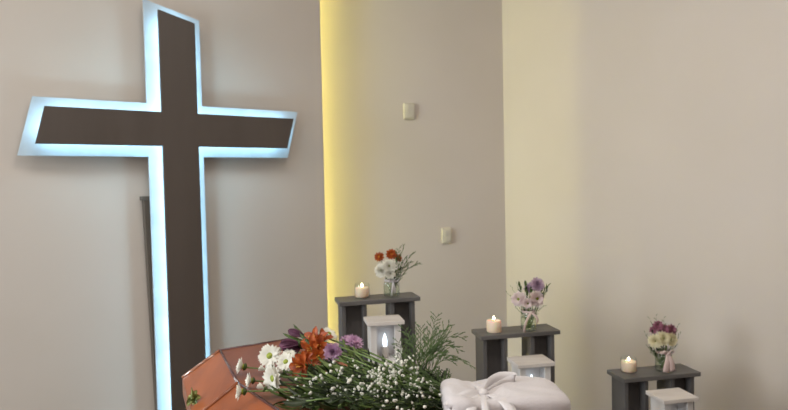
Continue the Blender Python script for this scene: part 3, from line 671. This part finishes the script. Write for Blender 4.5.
for px, py, h, qx, qy, qh in ((312, 345, .08, 294, 328, .105), (308, 342, .085, 284, 337, .085), (318, 350, .08, 300, 336, .1)):
    a_, b_ = on(px, py, h), on(qx, qy, qh); mb = MB(); d = (b_ - a_); x = d.normalized(); z = (UP - x * x.z + V((0, -.6, 0))).normalized(); y = z.cross(x).normalized()
    mb.petal(Matrix((x, y, x.cross(y))).transposed(), a_, d.length, .011, .3, -.25, .4, 4, 8, .15); mb.build('leaf', LEAFM, lg2)
# baby's breath
def babys(px, py, h, sp, n, r=.0027):
    c = on(px, py, h); b = TIE.lerp(c, .25) - UP * .01
    t = thing('babys_breath_sprig', b, *(('sprig of tiny white blossoms next to the white cushion', 'flower', 'blossom sprigs next to the cushion') if px > 419 else ('sprig of tiny white blossoms in the dense cluster below the fern', 'flower', 'blossom sprigs below the fern') if px > 376
              else ('sprig of tiny white blossoms below the spiky lilac chrysanthemum', 'flower', 'blossom sprigs below the lilac flower') if px > 341 else ('sparse sprig of small white blossoms below the orange flowers', 'flower', 'sparse blossom sprigs below the orange flowers')))
    mb, st = MB(), MB(); fork = b.lerp(c, .72); st.tube(curve(b, fork, .008, 4), .0009, 4)
    for i in range(n):
        p = c + V((random.gauss(0, sp), random.gauss(0, sp), random.gauss(0, sp * .65)))
        if p.z < ZP + .008: p.z = ZP + .008 + rnd(0, .006)
        rr = r * rnd(.7, 1.25); mb.ball(p, rr, 7, 5)
        for q in range(4): mb.ball(p + jit(rr * .6), rr * .6, 5, 4)
        m_ = fork.lerp(p, .5) + jit(.004); st.tube([fork, m_, p], .0005, 3)
    st.build('stems', STEM, t); o = mb.build('blossoms', PWHITE, t); o['kind'] = 'stuff'
for a in ((395, 366, .085, .016, 22), (404, 362, .085, .014, 18), (389, 378, .075, .016, 22), (405, 378, .072, .017, 22), (377, 372, .078, .013, 14), (374, 384, .065, .014, 16), (362, 386, .06, .012, 12),
          (369, 374, .07, .012, 10), (354, 394, .045, .012, 10), (398, 392, .055, .016, 18), (413, 392, .055, .014, 14), (428, 387, .055, .012, 9), (434, 394, .05, .010, 7), (400, 350, .095, .004, 3), (421, 398, .05, .012, 8),
          (383, 394, .05, .014, 12), (343, 391, .045, .012, 8), (365, 398, .045, .014, 10), (390, 404, .04, .016, 12), (410, 404, .045, .016, 12)):
    babys(*a)
for a in ((336, 368, .065, .012, 7), (324, 380, .05, .014, 8), (312, 384, .045, .012, 8), (300, 392, .03, .010, 6), (330, 392, .04, .014, 8), (288, 398, .018, .010, 5), (346, 376, .06, .012, 6), (318, 396, .03, .012, 6), (356, 366, .07, .01, 5)):
    babys(*a, r=.0031)
# asparagus fern rising at the back of the bouquet
for px, py, h, lf in ((436, 317, .155, .02), (449, 326, .145, .02), (462, 338, .125, .03), (421, 328, .14, .015), (466, 364, .09, .03), (458, 350, .11, .03), (440, 332, .135, .02), (428, 340, .12, .015), (447, 342, .12, .02), (412, 338, .12, .01), (405, 330, .125, .01), (398, 342, .11, .01), (452, 362, .09, .02), (440, 352, .1, .02)):
    frond(on(418 + rnd(-8, 10), 376 + rnd(-4, 8), .045), on(px, py, h), 'feathery asparagus fern frond rising behind the white blossoms', 'asparagus fern of the coffin bouquet', lf, 15, .038, FERN, 2, th=.0006, stemr=.0011)

# ------------------------------------------------------------------ white cushion tied with a ribbon
cc = V((.197, 1.115, ZP))
CU = V((1, .05, 0)).normalized(); CV_ = V((-.05, 1, 0)).normalized()
cs = thing('cushion', cc, 'white linen cushion tied with a white ribbon bow at the bouquet', 'cushion')
LX, LY, HZ = .115, .072, .066
def cush(u, v):
    th = (u * 2 - 1) * math.pi; ph = (v - .5) * math.pi
    def sp(x, p): return math.copysign(abs(x) ** p, x)
    cxz = sp(math.cos(ph), .3); X = sp(math.cos(th), .3) * cxz; Y = sp(math.sin(th), .35) * cxz; Z = sp(math.sin(ph), .5)
    pinch = math.exp(-((X + .36) / .17) ** 2)
    Zs = HZ / 2 * (1 - .20 * pinch + .05 * math.sin(3 * X + 1)); Ys = LY * (1 - .10 * pinch)
    wr = .0022 * math.sin(19 * X + 5 * Y) * math.exp(-((X + .36) / .35) ** 2) + .0012 * math.sin(9 * Y + 6 * X)
    left = max(0, -X - .55) * .018
    return cc + CU * X * LX + CV_ * (Y * Ys) + UP * (HZ / 2 + Z * Zs + wr + left * (Z > 0))
mb = MB(); mb.grid(cush, 72, 40); mb.build('cover', CLOTH, cs)
kx = -.36 * LX; kn = cc + CU * kx - CV_ * .022 + UP * (HZ * .925)
rbn = MB(); band = []
for i in range(33):
    a = 2 * math.pi * i / 32; sp = lambda x, p: math.copysign(abs(x) ** p, x)
    band.append(cc + CU * kx + CV_ * sp(math.cos(a), .5) * LY * .915 + UP * (HZ / 2 + sp(math.sin(a), .6) * HZ / 2 * .83))
rbn.ribbon(band, CU, .016); rb = rbn.build('ribbon', SATIN, cs)
mb = MB(); mb.ball(kn, (.011, .010, .009), 12, 8); mb.build('knot', SATIN, rb)
def strip(name, pts, wds, wdir):
    mb = MB(); n = len(pts); P = [V(p) for p in pts]
    fine = []
    for i in range(n - 1):
        p0, p1, p2, p3 = P[max(0, i - 1)], P[i], P[i + 1], P[min(n - 1, i + 2)]
        for k in range(6):
            u = k / 6; fine.append(.5 * ((2 * p1) + (p2 - p0) * u + (2 * p0 - 5 * p1 + 4 * p2 - p3) * u * u + (3 * p1 - p0 - 3 * p2 + p3) * u ** 3))
    fine.append(P[-1]); m = len(fine); W = [wds[min(len(wds) - 2, int(i / (m - 1) * (len(wds) - 1)))] for i in range(m)]
    W = [wds[0] + 0 for _ in fine] if len(wds) == 1 else [wds[int(x)] + (wds[min(len(wds) - 1, int(x) + 1)] - wds[int(x)]) * (x - int(x)) for x in [i / (m - 1) * (len(wds) - 1) for i in range(m)]]
    mb.ribbon(fine, wdir, W); return mb.build(name, SATIN, rb)
K = kn
def off(a, b, c_): return K + CU * a + CV_ * b + UP * c_
strip('bow_loop', [off(0, 0, 0), off(.018, .03, .006), off(.042, .045, .009), off(.064, .046, .008), off(.068, .040, .006), off(.045, .034, .004), off(.01, .004, .002)], [.012, .024, .03, .03, .028, .02, .012], UP + CV_ * .3)
strip('bow_loop', [off(0, 0, 0), off(-.025, -.012, .004), off(-.05, -.026, -.002), off(-.066, -.034, -.008), off(-.064, -.04, -.012), off(-.04, -.036, -.006), off(-.008, -.012, -.002)], [.012, .02, .024, .024, .022, .016, .012], CV_ * 1 + UP * .9)
strip('tail', [off(0, -.006, 0), off(-.02, -.03, -.004), off(-.034, -.056, -.012), off(-.040, -.074, -.03), off(-.042, -.076, -.052)], [.010, .016, .018, .018, .018], CU)
strip('tail', [off(.006, -.006, 0), off(.022, -.026, .000), off(.034, -.052, -.006), off(.040, -.074, -.026), off(.042, -.078, -.05)], [.010, .018, .020, .020, .020], CU)
strip('tail', [off(0, -.006, .0), off(-.004, -.03, -.002), off(-.007, -.055, -.008), off(-.008, -.074, -.03), off(-.008, -.077, -.052)], [.010, .012, .014, .014, .014], CU)

for o in SC.objects:
    if '_w' in o.keys(): del o['_w']
